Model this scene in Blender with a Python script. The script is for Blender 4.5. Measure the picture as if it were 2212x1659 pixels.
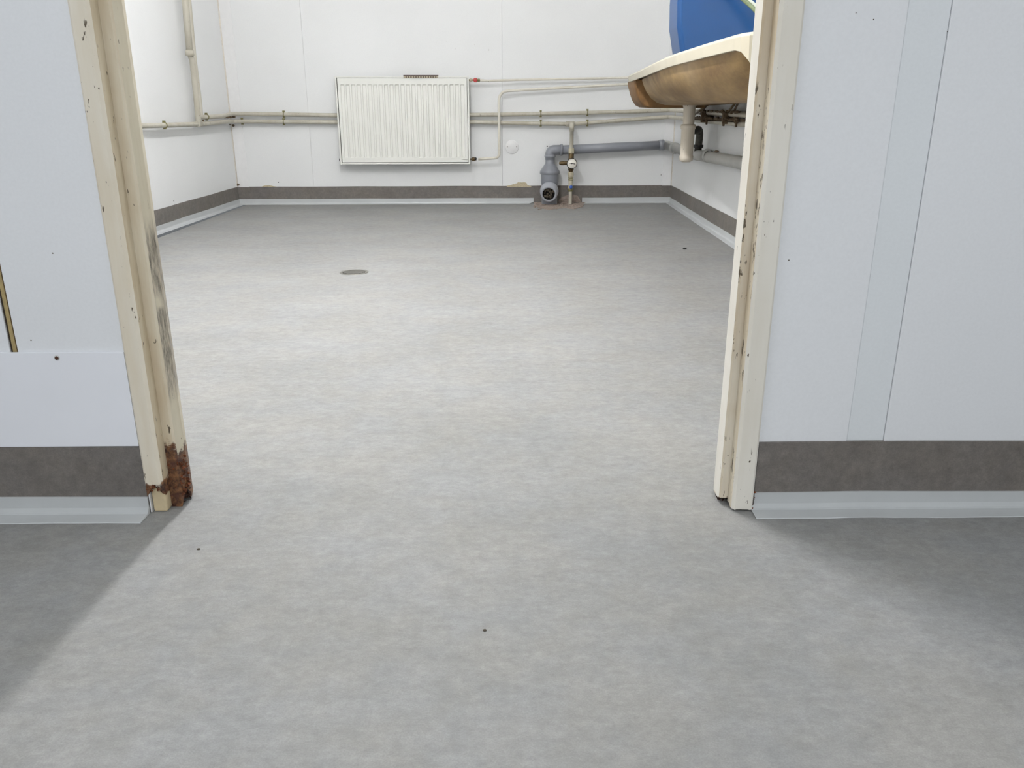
import bpy, bmesh, math, random
from mathutils import Vector, Matrix
random.seed(7)
C = bpy.context.scene.collection
for o in list(bpy.data.objects): bpy.data.objects.remove(o)
R = math.radians
# ------------------------------------------------------------------ camera
F, PITCH, YAW, ROLL, EYE = 1753.37, .32741, -.00659, -.00097, .65
cd = bpy.data.cameras.new('camera'); cam = bpy.data.objects.new('camera', cd); C.objects.link(cam)
cd.sensor_fit = 'HORIZONTAL'; cd.sensor_width = 36; cd.lens = 36*F/2212; cd.clip_start = .05; cd.clip_end = 60
fwd = Vector((-math.sin(YAW)*math.cos(PITCH), math.cos(YAW)*math.cos(PITCH), -math.sin(PITCH)))
rgt = Vector((math.cos(YAW), math.sin(YAW), 0)); upv = rgt.cross(fwd)
r2 = rgt*math.cos(ROLL)+upv*math.sin(ROLL); u2 = upv*math.cos(ROLL)-rgt*math.sin(ROLL)
cam.matrix_world = Matrix(((r2.x, u2.x, -fwd.x, 0), (r2.y, u2.y, -fwd.y, 0), (r2.z, u2.z, -fwd.z, EYE), (0, 0, 0, 1)))
bpy.context.scene.camera = cam
# ------------------------------------------------------------------ world, light, exposure
S = bpy.context.scene
W = bpy.data.worlds.new('world'); S.world = W; W.use_nodes = True
W.node_tree.nodes['Background'].inputs[0].default_value = (.8, .85, .9, 1)
W.node_tree.nodes['Background'].inputs[1].default_value = .15
def area(name, loc, sx, sy, power, col, rot=(0, 0, 0), spread=180):
    l = bpy.data.lights.new(name, 'AREA'); l.shape = 'RECTANGLE'; l.size = sx; l.size_y = sy
    l.energy = power; l.color = col; l.spread = R(spread)
    o = bpy.data.objects.new(name, l); o.location = loc; o.rotation_euler = rot; C.objects.link(o); return o
CEIL = 2.25
area('passage_light', (.2, -1.3, CEIL-.11), 2.0, .12, 33, (.965, .985, 1))
area('passage_light', (-1.1, .1, CEIL-.11), .12, 1.2, 4.5, (.965, .985, 1))  # added unseen lamp, lifts the left wall and the shaded floor there
VS = S.view_settings
VS.view_transform = 'Standard'; VS.look = 'None'; VS.gamma = 1; VS.exposure = 0.25; VS.use_curve_mapping = False

# ------------------------------------------------------------------ unprojection onto the real planes of the room
def ray(px, py):
    u = (px-1106)/F; w = -(py-829.5)/F
    return r2*u+u2*w+fwd
EY = Vector((0, 0, EYE))
BY, BA = 5.97668, .02481          # back wall  y = BY + BA x
FY, FA = 1.24505, .00581          # front wall y = FY + FA x
YBR = BY+BA*1.19176; YBL = BY-BA*1.91057
def back_p(px, py, off=0):
    d = ray(px, py); return EY+d*((BY-off)/(d.y-BA*d.x))
def front_p(px, py, off=0):
    d = ray(px, py); return EY+d*((FY-off)/(d.y-FA*d.x))
def right_p(px, py, off=0):
    d = ray(px, py); return EY+d*((1.19176-off-.02274*YBR)/(d.x-.02274*d.y))
def left_p(px, py, off=0):
    d = ray(px, py); return EY+d*((-1.91057+off-.01171*YBL)/(d.x-.01171*d.y))
def floor_p(px, py, z=0):
    d = ray(px, py); return EY+d*((z-EYE)/d.z)
def at_y(px, py, Y):
    d = ray(px, py); return EY+d*(Y/d.y)
def xR(y): return 1.19176+.02274*(y-YBR)
def xL(y): return -1.91057+.01171*(y-YBL)
def yB(x): return BY+BA*x
def yF(x): return FY+FA*x
# inner corners of the back room
CL = (xL(YBL), YBL); CR = (xR(YBR), YBR)

# ------------------------------------------------------------------ materials
def lin(c):
    return tuple(((v/255)/12.92 if v/255 <= .04045 else ((v/255+.055)/1.055)**2.4) for v in c)
class M:
    def __init__(s, name, rough=.5, metal=0, spec=.5):
        s.m = bpy.data.materials.new(name); s.m.use_nodes = True
        s.t = s.m.node_tree; s.b = s.t.nodes['Principled BSDF']
        s.b.inputs['Roughness'].default_value = rough; s.b.inputs['Metallic'].default_value = metal
        s.b.inputs['Specular IOR Level'].default_value = spec
        s._co = s.t.nodes.new('ShaderNodeTexCoord'); s.co = s._co.outputs['Object']
    def n(s, t): return s.t.nodes.new(t)
    def l(s, a, b): s.t.links.new(a, b)
    def mapping(s, scale=(1, 1, 1), rot=(0, 0, 0)):
        m = s.n('ShaderNodeMapping'); m.inputs['Scale'].default_value = scale; m.inputs['Rotation'].default_value = rot
        s.l(s.co, m.inputs[0]); return m.outputs[0]
    def noise(s, scale, detail=3, rough=.55, vec=None):
        n = s.n('ShaderNodeTexNoise'); n.inputs['Scale'].default_value = scale
        n.inputs['Detail'].default_value = detail; n.inputs['Roughness'].default_value = rough
        s.l(vec or s.co, n.inputs['Vector']); return n.outputs['Fac']
    def ramp(s, fac, a, b, ca=(0, 0, 0), cb=(1, 1, 1)):
        r = s.n('ShaderNodeValToRGB'); e = r.color_ramp.elements
        e[0].position = a; e[1].position = b; e[0].color = (*ca, 1); e[1].color = (*cb, 1)
        s.l(fac, r.inputs[0]); return r.outputs[0]
    def mix(s, fac, a, b, mode='MIX'):
        m = s.n('ShaderNodeMix'); m.data_type = 'RGBA'; m.blend_type = mode
        for i, v in ((0, fac), (6, a), (7, b)):
            if isinstance(v, (int, float)): m.inputs[i].default_value = v
            elif isinstance(v, tuple): m.inputs[i].default_value = (*v, 1)
            else: s.l(v, m.inputs[i])
        return m.outputs[2]
    def math(s, op, a, b=0):
        m = s.n('ShaderNodeMath'); m.operation = op
        for i, v in enumerate((a, b)):
            if isinstance(v, (int, float)): m.inputs[i].default_value = v
            else: s.l(v, m.inputs[i])
        return m.outputs[0]
    def color(s, c):
        if isinstance(c, tuple): s.b.inputs['Base Color'].default_value = (*c, 1)
        else: s.l(c, s.b.inputs['Base Color'])
        return s
    def bump(s, h, strength=.2, dist=.002):
        b = s.n('ShaderNodeBump'); b.inputs['Strength'].default_value = strength; b.inputs['Distance'].default_value = dist
        s.l(h, b.inputs['Height']); s.l(b.outputs[0], s.b.inputs['Normal']); return s
def plain(name, c, rough=.5, metal=0, var=.06, scale=30, bump=0, spec=.5):
    k = M(name, rough, metal, spec); c = lin(c)
    f = k.noise(scale, 4)
    k.color(k.mix(k.ramp(f, .3, .7), tuple(v*(1-var) for v in c), tuple(min(1, v*(1+var)) for v in c)))
    if bump: k.bump(f, bump)
    return k.m
def vinyl(name, base, amp=1.0):
    k = M(name, .55, 0, .22); k.co = k.n('ShaderNodeNewGeometry').outputs['Position']
    v = k.mapping((1, 1.35, 1))
    big = k.noise(2.6, 3, .5, v); mid = k.noise(22, 7, .78, v); fine = k.noise(62, 6, .8, v); sp = k.noise(480, 2, .6)
    tint = k.noise(5, 5, .7)
    c = lin(base)
    def sc(f, t=(1, 1, 1)): return tuple(min(1, a*f*b) for a, b in zip(c, t))
    col = k.mix(k.ramp(tint, .4, .6), sc(1, (1.012, 1.0, .982)), sc(1, (.988, .999, 1.02)))
    for fac, lo, hi, a, b in ((big, .35, .65, 1-.06*amp, 1+.05*amp), (mid, .3, .7, 1-.15*amp, 1+.14*amp), (fine, .3, .7, 1-.13*amp, 1+.13*amp), (sp, .35, .65, 1-.06*amp, 1+.06*amp)):
        col = k.mix(1.0, col, k.ramp(fac, lo, hi, (a,)*3, (b,)*3), 'MULTIPLY')
    k.color(col); k.bump(sp, .08, .001)
    return k.m
def painted(name, base, stain, amount=.5, chips=0, rust_z=None, scratch=None, rough=.42):
    """old cream paint over steel; stains, chips and rust are patches of their own, anchored on the object"""
    k = M(name, rough); k.co = k.n('ShaderNodeNewGeometry').outputs['Position']
    b = lin(base); st = lin(stain)
    v = k.mapping((1, 1, .12))
    s1 = k.noise(26, 4, .6, v); s2 = k.noise(7, 3)
    col = k.mix(k.math('MULTIPLY', k.ramp(s1, .38, .68), amount), b, st)
    col = k.mix(k.math('MULTIPLY', k.ramp(s2, .45, .7), amount*.6), col, st)
    if chips:
        v2 = k.mapping((1, 1, .35)); f = k.noise(130, 3, .6, v2); g = k.noise(9, 2)
        mk = k.math('MULTIPLY', k.ramp(f, .70-chips*.12, .73-chips*.12), k.ramp(g, .42, .5))
        col = k.mix(mk, col, lin((96, 84, 66)))
    if scratch:
        z0, z1 = scratch
        sep = k.n('ShaderNodeSeparateXYZ'); k.l(k.co, sep.inputs[0]); z = sep.outputs[2]
        band = k.math('MULTIPLY', k.ramp(z, z0-.015, z0+.015), k.ramp(z, z1-.02, z1+.02, (1, 1, 1), (0, 0, 0)))
        v3 = k.mapping((60, 60, 14), (0, R(35), 0)); f = k.noise(2.2, 5, .7, v3)
        dark = k.mix(k.ramp(f, .35, .62), lin((104, 97, 86)), lin((200, 190, 170)))
        col = k.mix(k.math('MULTIPLY', band, k.ramp(k.noise(14, 2), .3, .42)), col, dark)
    if rust_z is not None:
        sep = k.n('ShaderNodeSeparateXYZ'); k.l(k.co, sep.inputs[0]); z = sep.outputs[2]
        n = k.noise(55, 5, .7); h = k.math('ADD', z, k.math('MULTIPLY', k.math('SUBTRACT', n, .5), -.09))
        mk = k.ramp(h, rust_z-.004, rust_z+.004, (1, 1, 1), (0, 0, 0))
        r2_ = k.noise(75, 6, .75); r3_ = k.noise(30, 3, .6)
        rc = k.mix(k.ramp(r2_, .4, .62), lin((58, 30, 20)), lin((150, 104, 66)))
        rc = k.mix(k.math('MULTIPLY', k.ramp(r3_, .5, .62), .7), rc, lin((90, 54, 42)))
        col = k.mix(mk, col, rc)
        k.bump(k.mix(mk, (0.5, .5, .5), k.ramp(r2_, .2, .8)), .7, .004)
    k.color(col)
    return k.m
def wallmat(name, base, rough=.38):
    k = M(name, rough, 0, .4); c = lin(base); k.co = k.n('ShaderNodeNewGeometry').outputs['Position']
    a = k.noise(1.3, 3); s = k.noise(220, 2, .6); d = k.noise(6, 4, .6)
    col = k.mix(k.ramp(a, .35, .65), tuple(v*.975 for v in c), tuple(min(1, v*1.015) for v in c))
    col = k.mix(1.0, col, k.ramp(s, .3, .7, (.985,)*3, (1.015,)*3), 'MULTIPLY')
    sp = k.noise(48, 2, .5, k.mapping((1, 1, .6)))
    col = k.mix(k.math('MULTIPLY', k.ramp(sp, .80, .82), .3), col, lin((150, 144, 132)))
    k.color(col); k.bump(d, .05, .002)
    return k.m
m_floor = vinyl('mottled_grey_vinyl', (149, 149, 147))
m_skirt = vinyl('skirting_vinyl', (122, 117, 112), 1.2)
m_cove = plain('grey_cove_plastic', (198, 201, 202), .4, 0, .03, 12)
m_wall = wallmat('white_sandwich_panel', (240, 241, 241))
m_wallf = wallmat('cool_white_panel', (238, 240, 243))
m_joint = wallmat('grey_white_joint_strip', (233, 237, 240))
m_core = plain('joint_filler', (205, 206, 204), .8)  # near-white wall core behind the panel joints
m_board = plain('kick_board_white', (242, 244, 250), .3, 0, .012, 8)
m_ceil = plain('ceiling_white', (225, 225, 222), .8)
m_trimw = plain('white_corner_trim', (240, 240, 240), .35, 0, .02)
m_cream_line = plain('aged_sealant', (232, 226, 216), .6, 0, .08, 60)
m_jamb = painted('cream_jamb_paint', (238, 232, 220), (206, 192, 166), .4, .4)
m_jambR = painted('cream_jamb_paint_clean', (238, 234, 224), (222, 214, 198), .4, .2)
m_lipin = painted('stained_lip_paint', (222, 211, 188), (186, 166, 130), .75, .35, .056)
m_stain = painted('stained_jamb_paint', (212, 200, 176), (172, 150, 114), .75, .75)
m_stainR = painted('stained_jamb_paint_right', (220, 210, 190), (184, 162, 128), .7, 1.0)
m_worn = painted('worn_jamb_edge', (216, 208, 186), (190, 176, 146), .5, .2, .098, (.20, .475))
m_rusty_lip = painted('rusty_lip_paint', (238, 231, 216), (214, 198, 168), .4, .2, .056)
m_rusty_stop = painted('rusty_stop_paint', (226, 216, 194), (186, 160, 120), .6, .3, .112)
m_rust_edge_r = painted('rust_spotted_paint', (224, 216, 200), (190, 168, 134), .5, .6, .010)
m_rust = plain('flaking_rust', (112, 62, 34), .9, 0, .5, 130, .8)
m_rustdark = plain('dark_rust', (52, 28, 20), .95, 0, .5, 120, .8)
m_block = plain('bare_cream_filler_block', (214, 196, 160), .7, 0, .08, 40)
m_foam = plain('yellowed_foam', (178, 158, 112), .9, 0, .2, 80, .4)
m_dark = plain('dark_gap', (60, 50, 38), .9)
m_rad = plain('radiator_enamel', (240, 240, 234), .3, 0, .01)
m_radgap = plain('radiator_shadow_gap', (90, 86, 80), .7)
m_pipe = painted('cream_painted_pipe', (198, 194, 181), (172, 164, 144), .5, .25)
m_thin = painted('white_painted_pipe', (226, 222, 210), (206, 198, 180), .4, .1)
m_grime = plain('brown_grime', (96, 80, 62), .9, 0, .4, 120, .5)
m_grey = plain('grey_drain_plastic', (140, 143, 150), .35, 0, .05, 10)
m_greyl = plain('light_grey_drain_plastic', (168, 171, 178), .35, 0, .05, 10)
m_greyo = plain('faded_grey_pipe', (176, 176, 172), .5, 0, .08, 12)
m_brass = plain('tarnished_brass', (104, 86, 58), .5, .5, .3, 70, .3)
m_creamfit = plain('limescaled_fitting', (196, 188, 164), .55, .1, .15, 90, .3)
m_olive = plain('old_brass_fitting', (128, 122, 84), .55, .3, .2, 90, .2)
m_dial = plain('dial_face', (236, 232, 222), .3, 0, .02)
m_black = plain('black_plastic', (30, 28, 28), .5)
m_red = plain('red_valve_plastic', (186, 62, 60), .4)
m_blueknob = plain('blue_knob_plastic', (60, 96, 176), .4)
m_strip = plain('brown_wood_strip', (118, 104, 92), .6, 0, .15, 60)
m_cream = plain('cream_gelcoat', (208, 200, 178), .22, 0, .03, 6)
m_white_trap = painted('aged_white_plastic', (222, 214, 200), (196, 182, 158), .5, .1)
k = M('raw_brown_fibreglass', .55); k.co = k.mapping((1, .4, 1)); a = k.noise(7, 5, .65); b_ = k.noise(26, 4, .7); c_ = k.noise(3, 2)
col = k.mix(k.ramp(a, .35, .68), lin((118, 90, 52)), lin((172, 142, 92)))
col = k.mix(k.math('MULTIPLY', k.ramp(c_, .45, .65), .6), col, lin((180, 156, 124)))
col = k.mix(1.0, col, k.ramp(b_, .3, .7, (.85,)*3, (1.12,)*3), 'MULTIPLY')
k.color(col); k.bump(b_, .25, .003); m_fibre = k.m
m_fibred = plain('shaded_brown_fibreglass', (128, 94, 54), .55, 0, .25, 18, .2)  # darker copy of the fibreglass, shade on the trough's far end put into colour
m_blue = plain('blue_polyethylene', (10, 66, 120), .32, 0, .05, 4)
m_bluel = plain('lit_blue_polyethylene', (112, 152, 214), .45, 0, .08, 20)  # paler blue standing for the canister's lamp-lit side; no face uses it
m_hose = plain('grey_green_hose', (122, 134, 104), .4, 0, .08)
m_hoselight = plain('pale_hose_stripe', (190, 196, 184), .4, 0, .05)
m_steel = plain('dull_steel', (150, 148, 142), .4, .8, .1, 60)
m_hole = plain('drain_hole', (22, 20, 18), .9)
m_concrete = plain('broken_mortar', (158, 144, 134), .95, 0, .25, 90, .8)
m_dirt = plain('dirty_plug', (92, 84, 72), .95, 0, .5, 90, 1)
m_screw = plain('brown_screw_head', (86, 52, 36), .7, .2, .3, 200)

# ------------------------------------------------------------------ mesh builder
class MB:
    def __init__(s): s.v = []; s.f = []; s.mi = []; s.sm = []
    def add(s, vs, fs, mi=0, sm=False):
        b = len(s.v); s.v += [Vector(v) for v in vs]
        for i, f in enumerate(fs):
            s.f.append([b+j for j in f]); s.mi.append(mi[i] if isinstance(mi, list) else mi); s.sm.append(sm)
        return s
    def box(s, a, b, mi=0):
        x0, y0, z0 = a; x1, y1, z1 = b
        return s.add([(x0, y0, z0), (x1, y0, z0), (x1, y1, z0), (x0, y1, z0), (x0, y0, z1), (x1, y0, z1), (x1, y1, z1), (x0, y1, z1)],
                     [(0, 3, 2, 1), (4, 5, 6, 7), (0, 1, 5, 4), (1, 2, 6, 5), (2, 3, 7, 6), (3, 0, 4, 7)], mi)
    def obox(s, o, ax, ay, az, mi=0):
        """box from corner o with three edge vectors"""
        o = Vector(o); ax, ay, az = Vector(ax), Vector(ay), Vector(az)
        vs = [o, o+ax, o+ax+ay, o+ay, o+az, o+ax+az, o+ax+ay+az, o+ay+az]
        return s.add(vs, [(0, 3, 2, 1), (4, 5, 6, 7), (0, 1, 5, 4), (1, 2, 6, 5), (2, 3, 7, 6), (3, 0, 4, 7)], mi)
    def prism(s, poly, zs, mi=None, jag=None, cap=True):
        """plan polygon (counter-clockwise) through heights zs; jag(x,y)->bottom z"""
        n = len(poly); vs = []
        for li, z in enumerate(zs):
            for (x, y) in poly: vs.append((x, y, jag(x, y) if (jag and li == 0) else z))
        fs = []; ms = []
        for li in range(len(zs)-1):
            for i in range(n):
                j = (i+1) % n; fs.append((li*n+i, li*n+j, (li+1)*n+j, (li+1)*n+i)); ms.append(mi[i] if mi else 0)
        if cap:
            fs.append(tuple(range(n-1, -1, -1))); ms.append(0)
            fs.append(tuple((len(zs)-1)*n+i for i in range(n))); ms.append(0)
        return s.add(vs, fs, ms)
    def tube(s, path, r, seg=16, mi=0, cap=True, rr=None):
        path = [Vector(p) for p in path]; n = len(path)
        T = []
        for i in range(n):
            a = path[max(i-1, 0)]; b = path[min(i+1, n-1)]; T.append((b-a).normalized())
        ref = Vector((0, 0, 1)) if abs(T[0].z) < .9 else Vector((1, 0, 0))
        u = T[0].cross(ref).normalized(); vs = []
        for i in range(n):
            if i: u = (u-T[i]*u.dot(T[i])).normalized()
            w = T[i].cross(u); rad = rr[i] if rr else r
            for k_ in range(seg):
                a = 2*math.pi*k_/seg; vs.append(path[i]+(u*math.cos(a)+w*math.sin(a))*rad)
        fs = [(i*seg+k_, i*seg+(k_+1) % seg, (i+1)*seg+(k_+1) % seg, (i+1)*seg+k_) for i in range(n-1) for k_ in range(seg)]
        s.add(vs, fs, mi, True)
        if cap:
            b = len(s.v)-n*seg
            s.f.append([b+k_ for k_ in range(seg-1, -1, -1)]); s.f.append([b+(n-1)*seg+k_ for k_ in range(seg)])
            s.mi += [mi, mi]; s.sm += [False, False]
        return s
    def lathe(s, o, axis, prof, seg=24, mi=0, smooth=True):
        """prof = [(distance along axis, radius)], sharp steps stay sharp through doubled rings"""
        o = Vector(o); ax = Vector(axis).normalized()
        ref = Vector((0, 0, 1)) if abs(ax.z) < .9 else Vector((1, 0, 0))
        u = ax.cross(ref).normalized(); w = ax.cross(u)
        for (d0, r0), (d1, r1) in zip(prof, prof[1:]):
            vs = []
            for d, r_ in ((d0, r0), (d1, r1)):
                for k_ in range(seg):
                    a = 2*math.pi*k_/seg; vs.append(o+ax*d+(u*math.cos(a)+w*math.sin(a))*max(r_, 1e-5))
            s.add(vs, [(k_, (k_+1) % seg, seg+(k_+1) % seg, seg+k_) for k_ in range(seg)], mi, smooth)
        return s
    def ball(s, o, r, mi=0, n=10, sc=(1, 1, 1)):
        o = Vector(o); vs = []; fs = []
        for i in range(n+1):
            for j in range(2*n):
                a = math.pi*i/n; b = math.pi*j/n
                vs.append(o+Vector((r*sc[0]*math.sin(a)*math.cos(b), r*sc[1]*math.sin(a)*math.sin(b), r*sc[2]*math.cos(a))))
        for i in range(n):
            for j in range(2*n): fs.append((i*2*n+j, (i+1)*2*n+j, (i+1)*2*n+(j+1) % (2*n), i*2*n+(j+1) % (2*n)))
        return s.add(vs, fs, mi, True)
    def build(s, name, mats, parent=None, origin=None, bevel=0, **props):
        me = bpy.data.meshes.new(name)
        root = Vector(parent.matrix_world.translation) if parent else Vector((0, 0, 0))
        if parent: root = Vector(parent['_o']) if '_o' in parent else root
        org = Vector(origin) if origin is not None else root
        me.from_pydata([v-org for v in s.v], [], s.f); 
        if not isinstance(mats, (list, tuple)): mats = [mats]
        for m_ in mats: me.materials.append(m_)
        for p, mi, sm in zip(me.polygons, s.mi, s.sm): p.material_index = mi; p.use_smooth = sm
        me.validate()
        bm = bmesh.new(); bm.from_mesh(me); bmesh.ops.remove_doubles(bm, verts=bm.verts, dist=1e-6)
        bmesh.ops.recalc_face_normals(bm, faces=bm.faces); bm.to_mesh(me); bm.free()
        o = bpy.data.objects.new(name, me); C.objects.link(o)
        if parent:
            o.parent = parent; o.location = org-root; o['_o'] = tuple(org)
        else:
            o.location = org; o['_o'] = tuple(org)
        if bevel:
            b = o.modifiers.new('bevel', 'BEVEL'); b.width = bevel; b.segments = 2; b.limit_method = 'ANGLE'; b.angle_limit = R(40)
            o.modifiers.new('normals', 'WEIGHTED_NORMAL').keep_sharp = True
        for kk, vv in props.items(): o[kk] = vv
        return o
def empty(name, loc, **props):
    o = bpy.data.objects.new(name, None); C.objects.link(o); o.location = loc; o['_o'] = tuple(loc); o.empty_display_size = .1
    for kk, vv in props.items(): o[kk] = vv
    return o
def rounded(pts, rad, n=6):
    pts = [Vector(p) for p in pts]; out = [pts[0]]
    for i in range(1, len(pts)-1):
        a, b, c = pts[i-1], pts[i], pts[i+1]
        d1 = (a-b); d2 = (c-b); r = min(rad[i] if isinstance(rad, dict) and i in rad else (rad if not isinstance(rad, dict) else .02), d1.length*.49, d2.length*.49)
        p = b+d1.normalized()*r; q = b+d2.normalized()*r
        for k_ in range(n+1):
            t = k_/n; out.append(p*(1-t)**2+b*2*t*(1-t)+q*t*t)
    return out+[pts[-1]]
def subdiv(poly, step):
    out = []; ids = []
    n = len(poly)
    for i in range(n):
        a = poly[i]; b = poly[(i+1) % n]; L = math.dist(a, b); m_ = max(1, int(L/step))
        for k_ in range(m_): out.append((a[0]+(b[0]-a[0])*k_/m_, a[1]+(b[1]-a[1])*k_/m_)); ids.append(i)
    return out, ids
ST = dict(kind='structure')

# ================================================================== THE SETTING
XFL, XFR = -1.75, 1.95            # side walls of the front passage
YFB = -2.4
SILL = .05                        # half-open thickness of the partition
OPL, OPR, HEAD = -.606, .416, 2.03
f = MB(); f.box((XFL-.1, YFB-.1, -.06), (XFR+.1, 6.15, 0)); f.build('floor', m_floor, **ST)
c = MB(); c.box((XFL-.1, YFB-.1, CEIL), (XFR+.1, 6.15, CEIL+.06)); c.build('ceiling', m_ceil, **ST)

def panel_wall(parent, p0, p1, cuts, z0, z1, thick, nrm, mat, gap=.0025, recess=None, depth0=0.0, name='wall_panel', bev=.0009):
    """panels between the cut positions along p0->p1, each its own object; nrm points into the room"""
    p0 = Vector((*p0, 0)); p1 = Vector((*p1, 0)); d = (p1-p0).normalized(); L = (p1-p0).length
    nrm = Vector((*nrm, 0)).normalized(); cuts = [0]+sorted(cuts)+[L]
    for i, (a, b) in enumerate(zip(cuts, cuts[1:])):
        ins = recess[i] if recess and i in recess else 0
        ga = gap/2 if i else 0; gb = gap/2 if i < len(cuts)-2 else 0
        m_ = MB(); m_.obox(p0+d*(a+ga)-nrm*(thick)+Vector((0, 0, z0)), d*(b-a-ga-gb), nrm*(thick-ins), Vector((0, 0, z1-z0)))
        m_.build(name if not ins else 'joint_strip', mat if not ins else m_joint, parent, bevel=bev)
def along(p0, p): return (Vector((p[0], p[1]))-Vector(p0)).length

# back wall
nb = Vector((BA, -1)).normalized()
wb = MB(); wb.obox((CL[0]-.1, yB(CL[0]-.1)+.045, 0), ((CR[0]-CL[0])+.2, BA*((CR[0]-CL[0])+.2), 0), (0, .06, 0), (0, 0, CEIL)); wb = wb.build('wall_back', m_core, **ST)
seam = [along(CL, (x, yB(x))) for x in (-1.372, -.027)]
panel_wall(wb, CL, CR, seam, .0, CEIL, .045, (nb.x, nb.y), m_wall, gap=.0008)
# left wall (from partition to back)
def lw(y): return (xL(y), y)
Y0 = 1.312
wl = MB(); wl.obox((xL(Y0)-.1, Y0, 0), (xL(YBL)-xL(Y0), YBL-Y0, 0), (.055, 0, 0), (0, 0, CEIL)); wl = wl.build('wall_left', m_core, **ST)
panel_wall(wl, lw(Y0), lw(YBL), [3.30-Y0, 4.50-Y0], 0, CEIL, .045, (1, 0), m_wall, gap=.0008)
m_ = MB(); sy = 4.50     # raised cover strip on that joint
m_.obox((xL(sy)+.0005, sy-.055, .125), (.0012, .1, 0), (.004, 0, 0), (0, 0, CEIL-.125)); m_.build('joint_cover_strip', m_trimw, wl, bevel=.001)
# right wall
def rw(y): return (xR(y), y)
wr = MB(); wr.obox((xR(Y0)+.045, Y0, 0), (xR(YBR)-xR(Y0), YBR-Y0, 0), (.055, 0, 0), (0, 0, CEIL)); wr = wr.build('wall_right', m_core, **ST)
panel_wall(wr, rw(YBR), rw(Y0), [1.35, 2.65, 3.9], 0, CEIL, .045, (-1, 0), m_wall, gap=.0008)
# partition with the door opening, near face towards the camera
wf = MB()
wf.obox((XFL, yF(XFL)+.012, 0), (OPL+.004-XFL, FA*(OPL-XFL), 0), (0, .043, 0), (0, 0, CEIL))
wf.obox((OPR-.004, yF(OPR)+.012, 0), (XFR-OPR, FA*(XFR-OPR), 0), (0, .043, 0), (0, 0, CEIL))
wf.obox((OPL, yF(OPL)+.012, HEAD), (OPR-OPL, FA*(OPR-OPL), 0), (0, .043, 0), (0, 0, CEIL-HEAD))
wf = wf.build('wall_front', m_foam, **ST)
def fpanel(x0, x1, z0, z1, ins=0, name='wall_panel', mat=None):
    q = MB(); q.obox((x0, yF(x0)+ins, z0), (x1-x0, FA*(x1-x0), 0), (0, .012-ins, 0), (0, 0, z1-z0))
    return q.build(name, mat or m_wallf, wf, bevel=.0012)
xs = front_p(38, 755).x
fpanel(XFL, -.7875, 0, CEIL); fpanel(-.7755, OPL+.003, 0, CEIL)
fpanel(OPR-.003, .5668, 0, CEIL); fpanel(.5673, .6287, 0, CEIL, .0022, 'joint_strip', m_joint); fpanel(.6291, XFR, 0, CEIL)
fpanel(OPL+.003, OPR-.003, HEAD, CEIL)
q = MB(); q.obox((-.7868, yF(-.78)+.0035, .1), (.0105, 0, 0), (0, .006, 0), (0, 0, CEIL-.1)); q.build('joint_foam', m_foam, wf)
q = MB(); q.obox((-.7872, yF(-.78)+.003, .1), (.0022, 0, 0), (0, .004, 0), (0, 0, CEIL-.1)); q.build('joint_gap', m_dark, wf)
q = MB(); q.obox((-.7783, yF(-.78)+.0025, .1), (.0025, 0, 0), (0, .006, 0), (0, 0, CEIL-.1)); q.build('joint_seal', m_brass, wf)
# far side face of the partition (towards the back room)
for (a, b, z0) in ((xL(Y0)-.02, OPL+.03, 0), (OPR-.03, xR(Y0)+.02, 0), (OPL, OPR, HEAD)):
    q = MB(); q.box((a, 1.300, z0), (b, 1.312, CEIL)); q.build('wall_panel', m_wall, wf, bevel=.001)
# passage walls around the camera
for nm, a, b in (('wall_passage_left', (XFL-.06, YFB, 0), (XFL, 1.25, CEIL)), ('wall_passage_right', (XFR, YFB, 0), (XFR+.06, 1.27, CEIL)), ('wall_passage_back', (XFL-.06, YFB-.06, 0), (XFR+.06, YFB, CEIL))):
    q = MB(); q.box(a, b); q.build(nm, m_wallf, **ST)

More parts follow.
